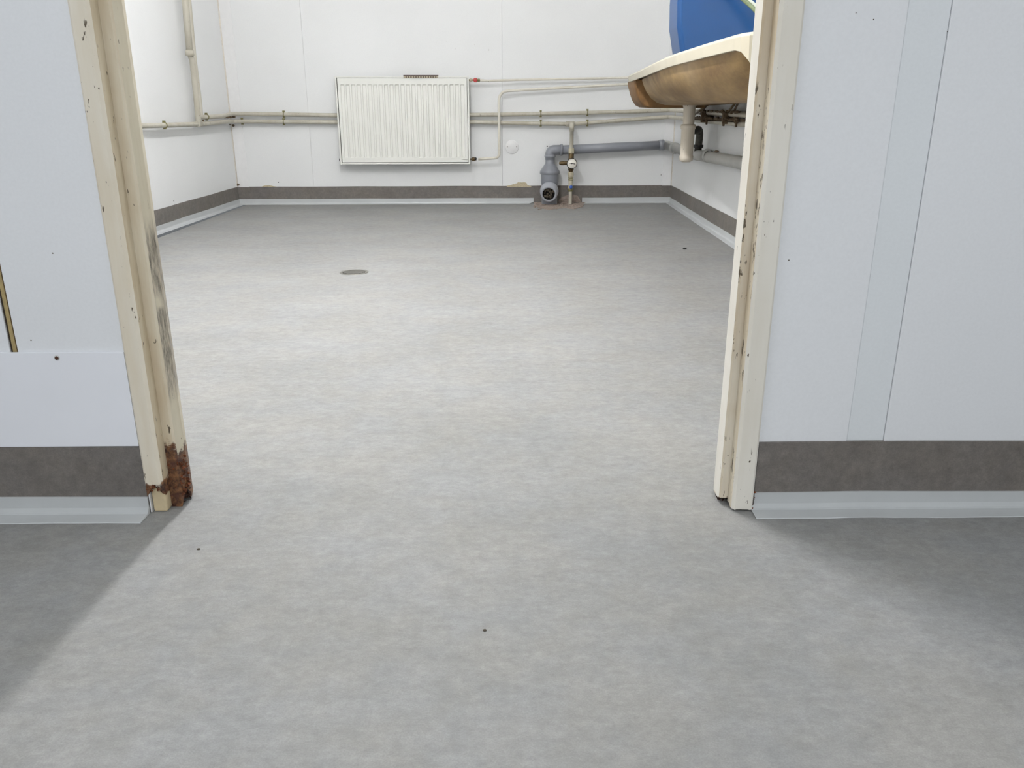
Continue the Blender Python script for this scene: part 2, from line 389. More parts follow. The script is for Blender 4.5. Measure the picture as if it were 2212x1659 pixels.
# skirtings: vinyl band turned up the wall + grey cove strip at its foot
def skirting(name, pts, nrm, h, s0, s1, wave=None, ends=(None, None), gaps=(), thick=.003, nseg=60):
    """pts: wall line start->end ; nrm into the room; s0 cove height, s1 cove width on the floor"""
    a, b = Vector((*pts[0], 0)), Vector((*pts[1], 0)); d = (b-a).normalized(); L = (b-a).length; n = Vector((*nrm, 0)).normalized()
    wv = wave or (lambda t: 0)
    ts = [L*i/nseg for i in range(nseg+1)]
    ea = ends[0] or 0; eb = ends[1] or 0
    def ring_strip(prof, ts, cut=False):
        m_ = MB(); vs = []; k_ = len(prof)
        for i, t in enumerate(ts):
            for (o, z) in prof:
                tt = t
                if cut and o > .008:
                    if i == 0: tt = t+ea
                    if i == len(ts)-1: tt = t-eb
                jit = .0006*math.sin(t*23)+.0004*math.sin(t*61+1)
                vs.append(a+d*tt+n*(o-wv(t)+(jit if z < .05 and o > .02 else 0))+Vector((0, 0, z+(.0008*math.sin(t*9)+wv(t)*.15*-1 if z > .02 else 0))))
        fs = [(i*k_+j, i*k_+(j+1) % k_, (i+1)*k_+(j+1) % k_, (i+1)*k_+j) for i in range(len(ts)-1) for j in range(k_)]
        fs += [tuple(range(k_)), tuple((len(ts)-1)*k_+j for j in range(k_-1, -1, -1))]
        m_.add(vs, fs); return m_
    e = ring_strip([(0.0, 0.001), (thick, 0.001), (thick, h-.001), (thick-.001, h), (0, h)], ts).build(name, m_skirt, origin=a, **ST)
    segs = [0.0]
    for g in gaps: segs += list(g)
    segs.append(L)
    for g0, g1 in zip(segs[::2], segs[1::2]):
        t2 = [g0+(g1-g0)*i/40 for i in range(41)]
        pr = [(thick, s0), (thick+.0025, s0-.0005), (thick+.003, .012), (thick+.0055, .0045), (thick+.009, .0028), (s1-.001, .0018), (s1, .0003), (thick, .0003)]
        ring_strip(pr, t2, True).build('cove_strip', m_cove, e)
    return e
t0 = along(CL, back_p(1153, 440, .03)[:2]); t1 = along(CL, back_p(1258, 438, .03)[:2])
skirting('baseboard_back', (CL, CR), nb, .1231, .0379, .0379, ends=(.03, .03), gaps=[(t0, t1)])
skirting('baseboard_left', (lw(Y0), lw(YBL)), (1, 0), .1231, .0379, .0379, ends=(0, .03))
skirting('baseboard_right', (rw(Y0), rw(YBR)), (-1, 0), .1231, .0379, .0379, ends=(0, .03))
skirting('baseboard_front_left', ((XFL, yF(XFL)), (OPL, yF(OPL))), (FA, -1), .1232, .0315, .0393, ends=(0, .001))
def wave(t):
    x = OPR+t; u = (x-.598)/.045
    return .0018*math.exp(-u*u)
skirting('baseboard_front_right', ((OPR+.004, yF(OPR)), (XFR, yF(XFR))), (FA, -1), .1232, .0315, .0393, wave=wave, ends=(-.005, 0), nseg=160)

# corner cover profiles in the back room
def corner_trim(name, c, sx, wback, wside):
    t = empty(name, (c[0], c[1], 0), **ST)
    m_ = MB(); m_.obox((c[0]+sx*.002, yB(c[0])-.004, .121), (sx*wback, BA*sx*wback, 0), (0, .0035, 0), (0, 0, CEIL-.121)); m_.build('trim_leg', m_trimw, t, bevel=.001)
    m_ = MB(); xs_ = c[0]; m_.obox((xs_, c[1]-wside, .121), (sx*.003, 0, 0), (0, wside, 0), (0, 0, CEIL-.121)); m_.build('trim_leg', m_cream_line, t, bevel=.001)
    m_ = MB(); m_.tube([(c[0]+sx*.003, c[1]-.005, .125), (c[0]+sx*.003, c[1]-.005, CEIL)], .0035, 8); m_.build('sealant_bead', m_cream_line, t)
    return t
corner_trim('trim_1', CL, 1, .078, .014)
corner_trim('trim_2', CR, -1, .066, .014)
t = empty('trim_3', (CL[0], CL[1], .12), **ST)   # rotten foot of the left corner profile
m_ = MB()
for i in range(7):
    p = back_p(514+random.uniform(-4, 5), 400+random.uniform(-3, 1.5), .012); m_.ball(p, random.uniform(.003, .006), n=4, sc=(1.4, .5, .9))
m_.build('corroded_foot', m_grime, t)

# peeled paint just above the back skirting, holes and marks
def patch(name, pts, mat, parent, thick=.0015):
    """thin irregular flake lying on the back wall"""
    n = len(pts); o = [back_p(x, y, .0025+thick) for x, y in pts]; i_ = [back_p(x, y, 0) for x, y in pts]
    m_ = MB(); m_.add(o+i_, [tuple(range(n))]+[(j, (j+1) % n, n+(j+1) % n, n+j) for j in range(n)]); return m_.build(name, mat, parent)
m_peel = plain('bare_yellowed_filler', (196, 184, 156), .9, 0, .18, 90, .4)
patch('peeled_paint', [(1094, 404), (1096, 401), (1102, 400), (1108, 398), (1116, 396), (1119, 393.5), (1126, 394), (1134, 393.5), (1138, 396), (1139, 400), (1144, 401), (1150, 404)], m_peel, wb)
patch('peeled_paint', [(564, 403.5), (572, 400.5), (582, 400), (590, 402), (600, 403.5)], m_peel, wb)
def dot(p, nrm, r, mat, name, parent, depth=.0015):
    m_ = MB(); m_.lathe(Vector(p), nrm, [(0, r), (depth, r*.8), (depth, 0)], 12); return m_.build(name, mat, parent)
for px, py, r in ((1182, 316, .0045), (601, 393.5, .004), (500, 324, .003), (527, 386, .003), (1428, 378, .003)):
    dot(back_p(px, py, .0), (0, -1, 0), r, m_black, 'screw_hole', wb)
dot(left_p(375, 434, 0), (1, 0, 0), .003, m_black, 'screw_hole', wl)
for px, py, r in ((114, 547, .0011), (1704, 562, .0010), (1849, 28, .0008), (1887, 42, .0009), (2047, 68, .0008), (67, 735, .0011)):
    dot(front_p(px, py, 0), (0, -1, 0), r, m_dirt, 'dirt_speck', wf, .0005)

# ------------------------------------------------------------------ the door frame (no leaf hangs in it)
door = empty('door_1', (-.095, 1.25, 0), label='cream painted steel door frame without a door, chipped and stained, rusted at its left foot', **ST)
ZS = [.004, .05, .12, .3, .6, 1.0, 1.5, HEAD+.03]
def jamb(name, sgn, xo, xi, xs_, mats, jag_lip, jag_stop, z_lip=.003, z_stop=.003):
    """xo outer edge, xi lip inner edge, xs_ stop inner edge; sgn = +1 for the left jamb"""
    lip = [(xo, 1.2372), (xo+sgn*.003, 1.2350), (xi-sgn*.005, 1.2350), (xi, 1.2400), (xi+sgn*.001, 1.2620), (xo+sgn*.004, 1.2620), (xo, 1.2480)]
    stop = [(xi-sgn*.012, 1.2622), (xs_-sgn*.003, 1.2622), (xs_, 1.2660), (xs_+sgn*.002, 1.2950), (xs_-sgn*.004, 1.3180), (xo, 1.3180), (xo, 1.3100), (xo, 1.2622)]
    ml = [0, 0, 0, 1, 0, 0, 0]; ms = [0, 1, 2, 2, 1, 0, 0, 0]
    if sgn < 0: lip = [lip[0]]+lip[:0:-1]; ml = ml[::-1]; stop = [stop[0]]+stop[:0:-1]; ms = ms[::-1]
    J = empty(name, (xo, 1.26, 0)); J.parent = door; J.location = Vector((xo, 1.26, 0))-Vector(door['_o'])
    p, ids = subdiv(lip, .0025); q = MB(); q.prism(p, [z_lip]+[z for z in ZS if z > z_lip+.03], [ml[i] for i in ids], jag_lip); q.build('front_lip', mats[:2], J)
    p, ids = subdiv(stop, .0025); q = MB(); q.prism(p, [z_stop]+[z for z in ZS if z > z_stop+.03], [ms[i] for i in ids], jag_stop); q.build('door_stop', [mats[3], mats[4], mats[2]], J)
    return J
rnd = {}
def rj(x, y, a, lo, hi):
    key = (round(x, 4), round(y, 4), a)
    if key not in rnd: rnd[key] = random.uniform(lo, hi)
    return rnd[key]
def jl(x, y): return .040+.010*math.sin((x+.6)*180)+rj(x, y, 'l', 0, .006)
def js(x, y):
    if y < 1.29 and x > -.60: return .022+.010*math.sin(x*260+y*90)+rj(x, y, 's', 0, .010)-(.018 if x > -.566 and y < 1.275 else 0)
    return .004
jA = jamb('left_jamb', 1, -.606, -.577, -.558, [m_rusty_lip, m_lipin, m_worn, m_rusty_stop, m_rusty_stop], jl, js, .04, .02)
# split materials by height: paint body over the rusty foot is one paint with its own rust patches
jB = jamb('right_jamb', -1, .4165, .3815, .3665, [m_jambR, m_stainR, m_jambR, m_rust_edge_r, m_stainR], lambda x, y: .003+(.004 if y > 1.25 else 0)+rj(x, y, 'r', 0, .0015), lambda x, y: .008+rj(x, y, 'q', 0, .005), .003, .01)
q = MB(); q.box((OPL, 1.236, HEAD), (OPR, 1.262, HEAD+.03)); q.box((OPL, 1.262, HEAD-.017), (OPR, 1.318, HEAD+.03)); q.build('head_jamb', m_jamb, door, bevel=.002)
# exposed block and rust flakes at the left foot
q = MB(); q.box((-.6015, 1.243, 0), (-.5785, 1.290, .052)); q.build('filler_block', m_block, door, bevel=.003)
q = MB(); q.box((-.6050, 1.2395, .001), (-.6030, 1.262, .055)); q.build('sealant_edge', m_trimw, door)
def flakes(region, n, size, mat, name):
    m_ = MB()
    for i in range(n):
        p = Vector([random.uniform(a, b) for a, b in region]); ax = Vector([random.uniform(-1, 1) for _ in range(3)]).normalized()
        bx = ax.orthogonal().normalized(); cx_ = ax.cross(bx); s_ = random.uniform(.4, 1)*size; k_ = 5
        ring = [p+(bx*math.cos(2*math.pi*j/k_+i)+cx_*math.sin(2*math.pi*j/k_+i))*s_*random.uniform(.6, 1.2) for j in range(k_)]
        top = p+ax*s_*.35; bot = p-ax*s_*.3
        m_.add(ring+[top, bot], [(j, (j+1) % k_, k_) for j in range(k_)]+[((j+1) % k_, j, k_+1) for j in range(k_)])
    return m_.build(name, mat, door, kind='stuff')
flakes([(-.604, -.58), (1.2355, 1.24), (.042, .054)], 24, .004, m_rust, 'rust_flakes')
flakes([(-.577, -.556), (1.2622, 1.268), (.02, .085)], 45, .005, m_rust, 'rust_flakes')
flakes([(-.560, -.554), (1.266, 1.298), (.012, .085)], 55, .005, m_rust, 'rust_flakes')
flakes([(-.576, -.556), (1.268, 1.296), (.004, .03)], 40, .006, m_rustdark, 'rust_flakes')
flakes([(.366, .378), (1.266, 1.290), (.004, .012)], 14, .004, m_rustdark, 'rust_flakes')
flakes([(.4165, .421), (1.239, 1.244), (.004, .04)], 10, .003, m_rust, 'rust_flakes')

# kick board on the left of the partition
kb0 = front_p(0, 962).z-.003
kb = empty('kick_board', (-.9, yF(-.9), kb0), label='white flat board on the left wall above the grey skirting beside the rusty door jamb', category='board')
x0, x1 = -1.45, -.6068
q = MB(); q.obox((x0, yF(x0)-.0045, .1235), (x1-x0, FA*(x1-x0), 0), (0, .0043, 0), (0, 0, .285-.1235)); q.build('board', m_board, kb, bevel=.0007)
p = front_p(123, 773, .0045); q = MB(); q.lathe(p, (0, -1, 0), [(0, .0045), (.0007, .0042), (.0008, 0)], 16); q.build('screw_hole_rim', m_core, kb)
q = MB(); q.lathe(p, (0, -1, 0), [(0, .0032), (.0014, .0028), (.0015, 0)], 16); q.build('screw', m_screw, kb)

# ------------------------------------------------------------------ ceiling lamps (above the frame)
def lamp(x, y, horizontal, label, power=3):
    t = empty('strip_lamp', (x, y, CEIL), label=label, category='lamp')
    hx, hy = (.65, .07) if horizontal else (.07, .65)
    q = MB(); q.box((x-hx, y-hy, CEIL-.05), (x+hx, y+hy, CEIL-.001)); q.build('housing', m_trimw, t, bevel=.005)
    q = MB(); a = (x-hx+.03, y, CEIL-.075) if horizontal else (x, y-hy+.03, CEIL-.075); b = (x+hx-.03, y, CEIL-.075) if horizontal else (x, y+hy-.03, CEIL-.075)
    q.tube([a, b], .028, 16); mm = M('lamp_glow'); mm.b.inputs['Emission Color'].default_value = (1, .994, .996, 1); mm.b.inputs['Emission Strength'].default_value = power; q.build('tube', mm.m, t)

lamp(-.5, 2.68, False, 'white tube lamp on the ceiling of the back room, nearer the doorway', 182)
lamp(-.6, 4.45, False, 'white tube lamp on the ceiling of the back room, nearer the radiator', 17)
lamp(-1.1, .1, False, 'added unseen tube lamp on the passage ceiling, brightening the left side', 1)
lamp(.2, -1.3, True, 'white tube lamp on the passage ceiling, set crosswise', 1)

# ================================================================== RADIATOR
OFF = .10
pTL = back_p(722, 170, OFF); pTR = back_p(1012, 165.5, OFF); pBL = back_p(736, 355, OFF); pBR = back_p(1016, 355, OFF)
rx0 = (pTL.x+pBL.x)/2; rx1 = (pTR.x+pBR.x)/2; rz0 = (pBL.z+pBR.z)/2; rz1 = (pTL.z+pTR.z)/2+.007
rad = empty('radiator', ((rx0+rx1)/2, yB((rx0+rx1)/2), 0), label='white ribbed panel radiator hung on the back wall with a brown strip on top', category='radiator')
DX = Vector((1, BA, 0))
def rp(x, off, z): return Vector((x, yB(x)-off, z))
# fluted front
NF = 23; bx = .018; x_in0, x_in1 = rx0+.016, rx1-.014
z_in0, z_in1 = rz0+.014, rz1-.010
gz0, gz1 = z_in0+.030, z_in1-.040
xs_ = [(x_in0, 0)]; mx = .012; pitch = (x_in1-x_in0-2*mx)/NF
for i in range(NF):
    c0 = x_in0+mx+(i+.5)*pitch; g = pitch*.30
    for dx_, dp in ((-g-.003, 0), (-g+.002, 1), (g-.002, 1), (g+.003, 0)): xs_.append((c0+dx_, dp))
xs_.append((x_in1, 0))
zs_ = [(z_in0, 0), (gz0, 0), (gz0+.005, 1), (gz1-.004, 1), (gz1, 0), (z_in1, 0)]
q = MB(); n = len(xs_); vs = []
for z, zd in zs_:
    for x, d in xs_: vs.append(rp(x, OFF-.001-.009*d*zd, z))
q.add(vs, [(j*n+i, j*n+i+1, (j+1)*n+i+1, (j+1)*n+i) for j in range(len(zs_)-1) for i in range(n-1)])
q.obox(rp(x_in0, OFF-.02, z_in0), DX*(x_in1-x_in0), (0, .004, 0), (0, 0, z_in1-z_in0)); q.build('front_panel', m_rad, rad)
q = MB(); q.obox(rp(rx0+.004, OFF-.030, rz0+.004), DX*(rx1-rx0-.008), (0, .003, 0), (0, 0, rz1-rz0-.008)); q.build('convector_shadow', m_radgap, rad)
q = MB(); q.obox(rp(rx0+.01, .055, rz0+.02), DX*(rx1-rx0-.02), (0, .012, 0), (0, 0, rz1-rz0-.04)); q.build('rear_panel', m_rad, rad, bevel=.003)
for a in (rx0, rx1-.011):
    q = MB(); q.obox(rp(a, OFF+.001, rz0), DX*.011, (0, .062, 0), (0, 0, rz1-rz0)); q.build('side_cover', m_rad, rad, bevel=.002)
q = MB(); q.obox(rp(rx0+.011, OFF+.001, rz0), DX*(rx1-rx0-.022), (0, .02, 0), (0, 0, .0095)); q.build('bottom_rail', m_rad, rad, bevel=.002)
q = MB(); q.obox(rp(rx0+.011, OFF+.001, rz1-.007), DX*(rx1-rx0-.022), (0, .012, 0), (0, 0, .007)); q.obox(rp(rx0+.011, .05, rz1-.007), DX*(rx1-rx0-.022), (0, .012, 0), (0, 0, .007))
xx = rx0+.02
while xx < rx1-.02: q.obox(rp(xx, OFF-.01, rz1-.006), DX*.004, (0, .052, 0), (0, 0, .004)); xx += .014
q.build('top_grille', m_rad, rad)
for a in (rx0+.12, rx1-.14):
    q = MB(); q.obox(rp(a, .056, rz0+.03), DX*.025, (0, .056, 0), (0, 0, rz1-rz0-.08)); q.build('bracket', m_steel, rad)
pz = back_p(733, 345.5, .07)
q = MB(); q.lathe(rp(rx0-.010, .07, pz.z), (1, 0, 0), [(0, 0), (0, .010), (.012, .012), (.014, .009)], 16); q.build('blanking_plug', m_black, rad)
# valves
vz = back_p(1027, 173, .085).z; vx = back_p(1027, 173, .085).x
q = MB(); q.lathe(rp(rx1, .085, vz), DX, [(-.012, .007), (.008, .007), (.008, .011), (.018, .011), (.018, .008), (.032, .008)], 12); q.build('valve_body', m_creamfit, rad)
q = MB(); q.lathe(rp(vx, .075, vz), (0, -1, 0), [(0, .006), (.004, .014), (.018, .0165), (.026, .013), (.028, 0)], 6, smooth=False); q.build('valve_knob', m_red, rad)
q = MB(); q.lathe(rp(vx+.012, .085, vz-.001), DX, [(0, .008), (.004, .010), (.018, .010), (.018, .007)], 12); q.build('valve_nut', m_olive, rad)
lz = back_p(1027, 343, .085).z; lx = back_p(1027, 343, .085).x
q = MB(); q.lathe(rp(rx1, .085, lz-.003), DX, [(-.012, .006), (.012, .006), (.012, .012), (.030, .013), (.034, .009), (.044, .008)], 12); q.build('lockshield_valve', m_brass, rad)
q = MB(); q.lathe(rp(lx, .08, lz), (0, -1, 0), [(0, .010), (.014, .010), (.016, .006), (.016, 0)], 10); q.build('valve_cap', m_black, rad)
# scratch on the lower right of the panel
q = MB(); a = back_p(996, 343.5, OFF+.0006); b = back_p(1010, 345, OFF+.0006); q.tube([a, (a+b)/2+Vector((0, 0, -.001)), b], .0011, 6); q.build('scratch_mark', m_dirt, rad)
# brown strip lying on the top edge
a = back_p(872, 168, OFF); b = back_p(946, 168, OFF)
t = empty('ribbed_strip', rp((a.x+b.x)/2, .09, rz1), label='short brown ribbed strip lying on top of the white radiator', category='strip')
q = MB(); q.obox(rp(a.x, OFF+.007, rz1-.009), DX*(b.x-a.x), (0, .005, 0), (0, 0, .0125)); q.build('body', m_strip, t, bevel=.001)
q = MB(); q.obox(rp(a.x-.001, OFF+.009, rz1+.0035), DX*(b.x-a.x+.002), (0, .044, 0), (0, 0, .006)); q.build('top_plate', plain('dark_brown_strip_top', (92, 78, 70), .6), t, bevel=.001)
for i in range(14):
    q = MB(); q.obox(rp(a.x+.006+i*(b.x-a.x-.015)/13, OFF+.0085, rz1-.008), DX*.006, (0, .002, 0), (0, 0, .010)); q.build('rib', m_creamfit, t)

# ================================================================== PIPES ON THE WALLS
def clip(parent, p, nrm, r, z_len=.05):
    q = MB(); n_ = Vector((*nrm[:2], 0)).normalized(); t_ = Vector((-n_.y, n_.x, 0)); s_ = Vector((0, 0, 1))
    ringp = [p+(n_*math.cos(a)+s_*math.sin(a))*(r+.0015) for a in [2*math.pi*i/16 for i in range(17)]]
    q.tube(ringp, .0035, 6)
    q.box((p.x-.007, p.y-.006, p.z+r), (p.x+.007, p.y+.006, p.z+r+.011)); q.box((p.x-.007, p.y-.006, p.z-r-.008), (p.x+.007, p.y+.006, p.z-r))
    q.tube([p-n_*(r), p-n_*(PO-.001)], .005, 8)
    q.build('pipe_clip', m_olive, parent)
PO = .040
up_pts = [left_p(437, 253, PO), left_p(477, 251.5, PO), back_p(500, 246, PO+.012), back_p(534, 246, PO), back_p(613, 247, PO), back_p(726, 249, PO), back_p(1016, 248, PO), back_p(1080, 247.5, PO), back_p(1251, 244, PO), back_p(1365, 241, PO), back_p(1442, 238, PO+.004)]
lo_pts = [left_p(285, 272.5, PO), left_p(375, 270, PO), left_p(443, 267.5, PO), left_p(484, 263, PO), back_p(504, 262, PO+.012), back_p(556, 262.5, PO), back_p(726, 264, PO), back_p(1016, 263.5, PO), back_p(1080, 265, PO), back_p(1232, 268, PO), back_p(1251, 267, PO), back_p(1365, 258, PO), back_p(1438, 253, PO+.004)]
zr1, zr2 = up_pts[-1].z, lo_pts[-1].z
def rq(y, off, z): return Vector((xR(y)-off, y, z))
lo_pts = [Vector((xL(1.6)+PO, 1.6, lo_pts[0].z))]+lo_pts
up_pts += [rq(YBR-.07, PO+.004, zr1), rq(5.0, PO, zr1-.008), rq(4.0, PO, .620), rq(1.6, PO, .622)]
lo_pts += [rq(YBR-.07, PO+.004, zr2), rq(5.0, PO, zr2-.008), rq(4.0, PO, .580), rq(1.6, PO, .58)]
# upper pipe with its riser
rise_b = [left_p(407, -150, .03), left_p(408, 0, .03), left_p(420, 130, .03), left_p(431, 215, .03)]
rise_b[0] = Vector((rise_b[1].x, rise_b[1].y, CEIL-.002))
pipeU = empty('heating_pipe', tuple(up_pts[5]), label='upper of the two cream painted pipes running round the back room below mid wall', category='pipe')
bend = left_p(434, 250, PO-.005)
q = MB(); q.tube(rounded(rise_b+[bend]+up_pts, .04), .0135, 16); q.build('pipe_run', m_pipe, pipeU)
pipeL = empty('heating_pipe', tuple(lo_pts[6]), label='lower of the two cream painted pipes, with the tee above the water meter', category='pipe')
q = MB(); q.tube(rounded(lo_pts, .04), .0135, 16); q.build('pipe_run', m_pipe, pipeL)
for px, py in ((613, 247), (1168, 246), (1269, 243.5)): clip(pipeU, back_p(px, py, PO), nb, .0135)
for px, py in ((613, 263.5), (1168, 266.5), (1269, 266)): clip(pipeL, back_p(px, py, PO), nb, .0135)
clip(pipeL, left_p(355, 270.5, PO), (1, 0), .0135); clip(pipeU, left_p(446, 252.5, PO), (1, 0), .0135)
clip(pipeL, back_p(523, 262, PO), nb, .0135)
riser = empty('riser_pipe', tuple(left_p(428, 262, .05)), label='cream vertical pipe on the left wall, joining the lower horizontal pipe', category='pipe')
A0 = left_p(400, 0, .062); A1 = left_p(410, 116, .062)
q = MB(); q.tube([Vector((A0.x, A0.y, CEIL-.002)), A0, A1], .019, 16); q.build('upper_section', m_pipe, riser)
q = MB(); q.lathe(A1+Vector((0, 0, .02)), (0, 0, -1), [(0, .0195), (0, .024), (.03, .025), (.032, .012)], 20); q.build('socket', m_pipe, riser)
q = MB(); q.tube([A1, left_p(415, 130, .060), left_p(423, 200, .056), left_p(429, 262, .046), left_p(429, 268, .042)], .0165, 16); q.build('lower_section', m_pipe, riser)
q = MB(); a = left_p(429, 268, PO); q.tube([a-Vector((0, .03, 0)), a+Vector((0, .035, 0.002))], .018, 16); q.build('tee', m_pipe, riser)
q = MB()
for px, py in ((486, 253.5), (492, 253.5), (498, 253), (505, 252.5)): q.ball(back_p(px, py, .035) if px > 500 else left_p(px, py, .035), .009, n=4, sc=(1.6, 1, .7))
q.ball(left_p(439, 260.5, .045), .006, n=4); q.ball(back_p(504, 271, .03), .010, n=4, sc=(1, .6, .9)); q.ball(back_p(496, 268.5, .03), .007, n=4, sc=(2, 1, .4))
q.build('grime_lumps', m_grime, pipeL, kind='stuff')
# thin radiator feed and return
feed = empty('feed_pipe', tuple(back_p(1200, 172, .06)), label='thin white pipe running right from the red valve of the radiator', category='pipe')
fp = [rp(vx+.022, .085, vz), back_p(1052, 174.5, .075), back_p(1120, 172.5, .06), back_p(1355, 168, .05), back_p(1430, 165, .05)]
fp += [rq(YBR-.06, .045, fp[-1].z), rq(2.4, .045, fp[-1].z)]
q = MB(); q.tube(rounded(fp, .04), .0075, 12); q.build('pipe_run', m_thin, feed)
ret = empty('return_pipe', tuple(back_p(1077, 270, .09)), label='thin white bent pipe dropping to the lower radiator valve, over the cream pipes', category='pipe')
gp = [rp(lx+.02, .085, lz-.003), back_p(1058, 342, .09), back_p(1078, 334, .09), back_p(1077.5, 210, .075), back_p(1092, 197.5, .07), back_p(1355, 182, .05), back_p(1428, 178, .05)]
gp[2] = back_p(1078.5, 341, .09); gp[3] = back_p(1077.5, 197, .07); gp.pop(4); 
gp += [rq(YBR-.06, .045, gp[-1].z), rq(2.4, .045, gp[-1].z)]
q = MB(); q.tube(rounded(gp, .07, 10), .009, 12); q.build('pipe_run', m_thin, ret)
# round cover plate
cp = back_p(1106, 317.5, 0.001)
cov = empty('cover_plate', tuple(cp), label='round white cover plate with two screws on the back wall right of the radiator', category='plate')
q = MB(); q.lathe(cp, (BA, -1, 0), [(0, .047), (.0035, .046), (.005, .043), (.0055, 0)], 40); q.build('plate', m_trimw, cov)
for px in (1096, 1116):
    q = MB(); q.lathe(back_p(px, 317, .0065), (BA, -1, 0), [(0, .0035), (.001, .003), (.001, 0)], 10); q.build('screw', m_steel, cov)

# ================================================================== GREY WASTE STACK
SO = .075
def bp(px, py, off=SO): return back_p(px, py, off)
stack = empty('waste_pipe', tuple(bp(1188, 440)), label='grey plastic waste pipe with an elbow and a dirt-filled open branch at the floor', category='pipe')
e0 = bp(1188, 345); zc = bp(1217, 324).z
hr = bp(1434, 313.5, .06)
q = MB(); q.tube([Vector((bp(1214, 323).x, yB(.4)-SO, zc)), bp(1330, 318, .068), hr], .031, 24); q.build('horizontal_pipe', m_grey, stack)
corner = Vector((e0.x, e0.y, zc))
q = MB(); q.tube(rounded([e0, corner, Vector((bp(1214, 323).x, yB(.4)-SO, zc+.001))], .075, 12), .034, 24); q.build('elbow', m_grey, stack)
q = MB(); q.lathe(Vector((bp(1210, 323).x, yB(.4)-SO, zc+.001)), (1, 0, 0), [(0, .034), (.004, .040), (.016, .040), (.018, .031)], 28); q.build('socket_ring', m_grey, stack)
q = MB(); z0 = bp(1188, 338).z; q.lathe(Vector((e0.x, e0.y, z0)), (0, 0, -1), [(-.012, .035), (-.008, .039), (.004, .039), (.006, .033)], 28); q.build('socket_ring', m_grey, stack)
def zz(py, off=SO): return bp(1188, py, off).z
sx, sy_ = e0.x, e0.y
q = MB(); q.lathe((sx, sy_, 0), (0, 0, 1), [(zz(336), .032), (zz(353), .032), (zz(355), .037), (zz(368), .066), (zz(370), .070), (zz(375), .070), (zz(376.5), .064)], 32); q.build('reducer', m_grey, stack)
q = MB(); q.lathe((sx, sy_, 0), (0, 0, 1), [(zz(376.5), .0625), (zz(392), .0625), (zz(400), .056), (.004, .055)], 32); q.build('branch_body', m_grey, stack)
bz_ = .108; bdir = Vector((-.10, -1, -.24)).normalized(); b0 = Vector((sx, sy_-.01, bz_+.004))
q = MB(); q.lathe(b0, bdir, [(0, .056), (.045, .058), (.047, .064), (.062, .066), (.066, .064), (.120, .057), (.124, .053), (.124, .043), (.10, .042)], 32); q.build('branch_socket', m_greyl, stack)
q = MB(); q.lathe(b0, bdir, [(.098, .0), (.100, .042), (.124, .042)], 24); 
q.build('opening', m_hole, stack)
q = MB()
for i in range(26):
    a = random.uniform(0, 6.28); rr_ = .034*math.sqrt(random.random()); u_ = bdir.orthogonal().normalized(); w_ = bdir.cross(u_)
    q.ball(b0+bdir*random.uniform(.104, .110)+(u_*math.cos(a)+w_*math.sin(a))*rr_, random.uniform(.006, .011), n=4, sc=(1, .6, 1))
q.build('dirt_plug', m_dirt, stack, kind='stuff')
# coupling at the corner, then along the right wall
q = MB(); q.lathe(hr-Vector((.035, 0, 0)), (1, BA, .05), [(0, .031), (.002, .036), (.032, .037), (.036, .034)], 28); q.build('socket_ring', m_grey, stack)
side = empty('faded_waste_pipe', tuple(rq(4.6, .05, .40)), label='faded pale grey waste pipe along the right wall under the trough', category='pipe')
sp_ = [hr, Vector((CR[0]-.06, YBR-.062, hr.z)), rq(4.88, .06, .392), rq(4.3, .055, .404), rq(1.9, .055, .44)]
q = MB(); q.tube(rounded(sp_, .05, 8), .030, 24); q.build('pipe_run', m_greyo, side)
for y in (5.62, 4.58):
    q = MB(); q.lathe(rq(y, .058, .394+(.01 if y < 5 else .004)), (.0227, 1, -.01), [(-.03, .031), (-.028, .036), (.03, .036), (.032, .031)], 28); q.build('socket_ring', m_greyo, side)
q = MB(); p = rq(4.4, .055, .436); q.ball(p, .012, n=5, sc=(1, 2.2, .5)); q.build('rust_spot', m_grime, side)
# mortar and rubble where the stack enters the floor
rub = MB()
for i in range(150):
    px = random.uniform(1153, 1262); py = random.gauss(441, 5); py = min(max(py, 433), 452)
    p = floor_p(px, py, .003); p.y = min(p.y, yB(p.x)-.008)
    s_ = random.uniform(.004, .011); rub.ball(p, s_, n=3, sc=(random.uniform(.8, 1.8), random.uniform(.8, 1.4), .55))
rub.build('rubble', m_concrete, origin=(.4, 5.9, 0), kind='stuff', label='crumbs of pinkish mortar on the floor round the foot of the waste pipe', category='rubble')
mor = []
for px, py in ((1155, 440), (1160, 447), (1172, 450), (1186, 452.5), (1204, 450), (1222, 449), (1240, 451), (1256, 447), (1262, 441)): mor.append(floor_p(px, py, .003))
a = mor[-1]; b = mor[0]; mor += [Vector((a.x, yB(a.x)-.0035, .003)), Vector((b.x, yB(b.x)-.0035, .003))]
q = MB(); n = len(mor); q.add(mor+[Vector((v.x, v.y, .0002)) for v in mor], [tuple(range(n))]+[(j, (j+1) % n, n+(j+1) % n, n+j) for j in range(n)])
q.build('mortar_patch', m_concrete, origin=(.4, 5.9, 0), label='rough pinkish mortar patch in the floor edge under the water meter pipe', category='mortar')
q = MB(); pts_ = [(1206, 436), (1209, 428), (1218, 424), (1228, 421), (1240, 420), (1249, 424), (1252, 430), (1256, 436)]
n = len(pts_); o_ = [back_p(x, y, .006) for x, y in pts_]; i_ = [back_p(x, y, .0) for x, y in pts_]
q.add(o_+i_, [tuple(range(n))]+[(j, (j+1) % n, n+(j+1) % n, n+j) for j in range(n)]); q.build('mortar_smear', m_concrete, wb)

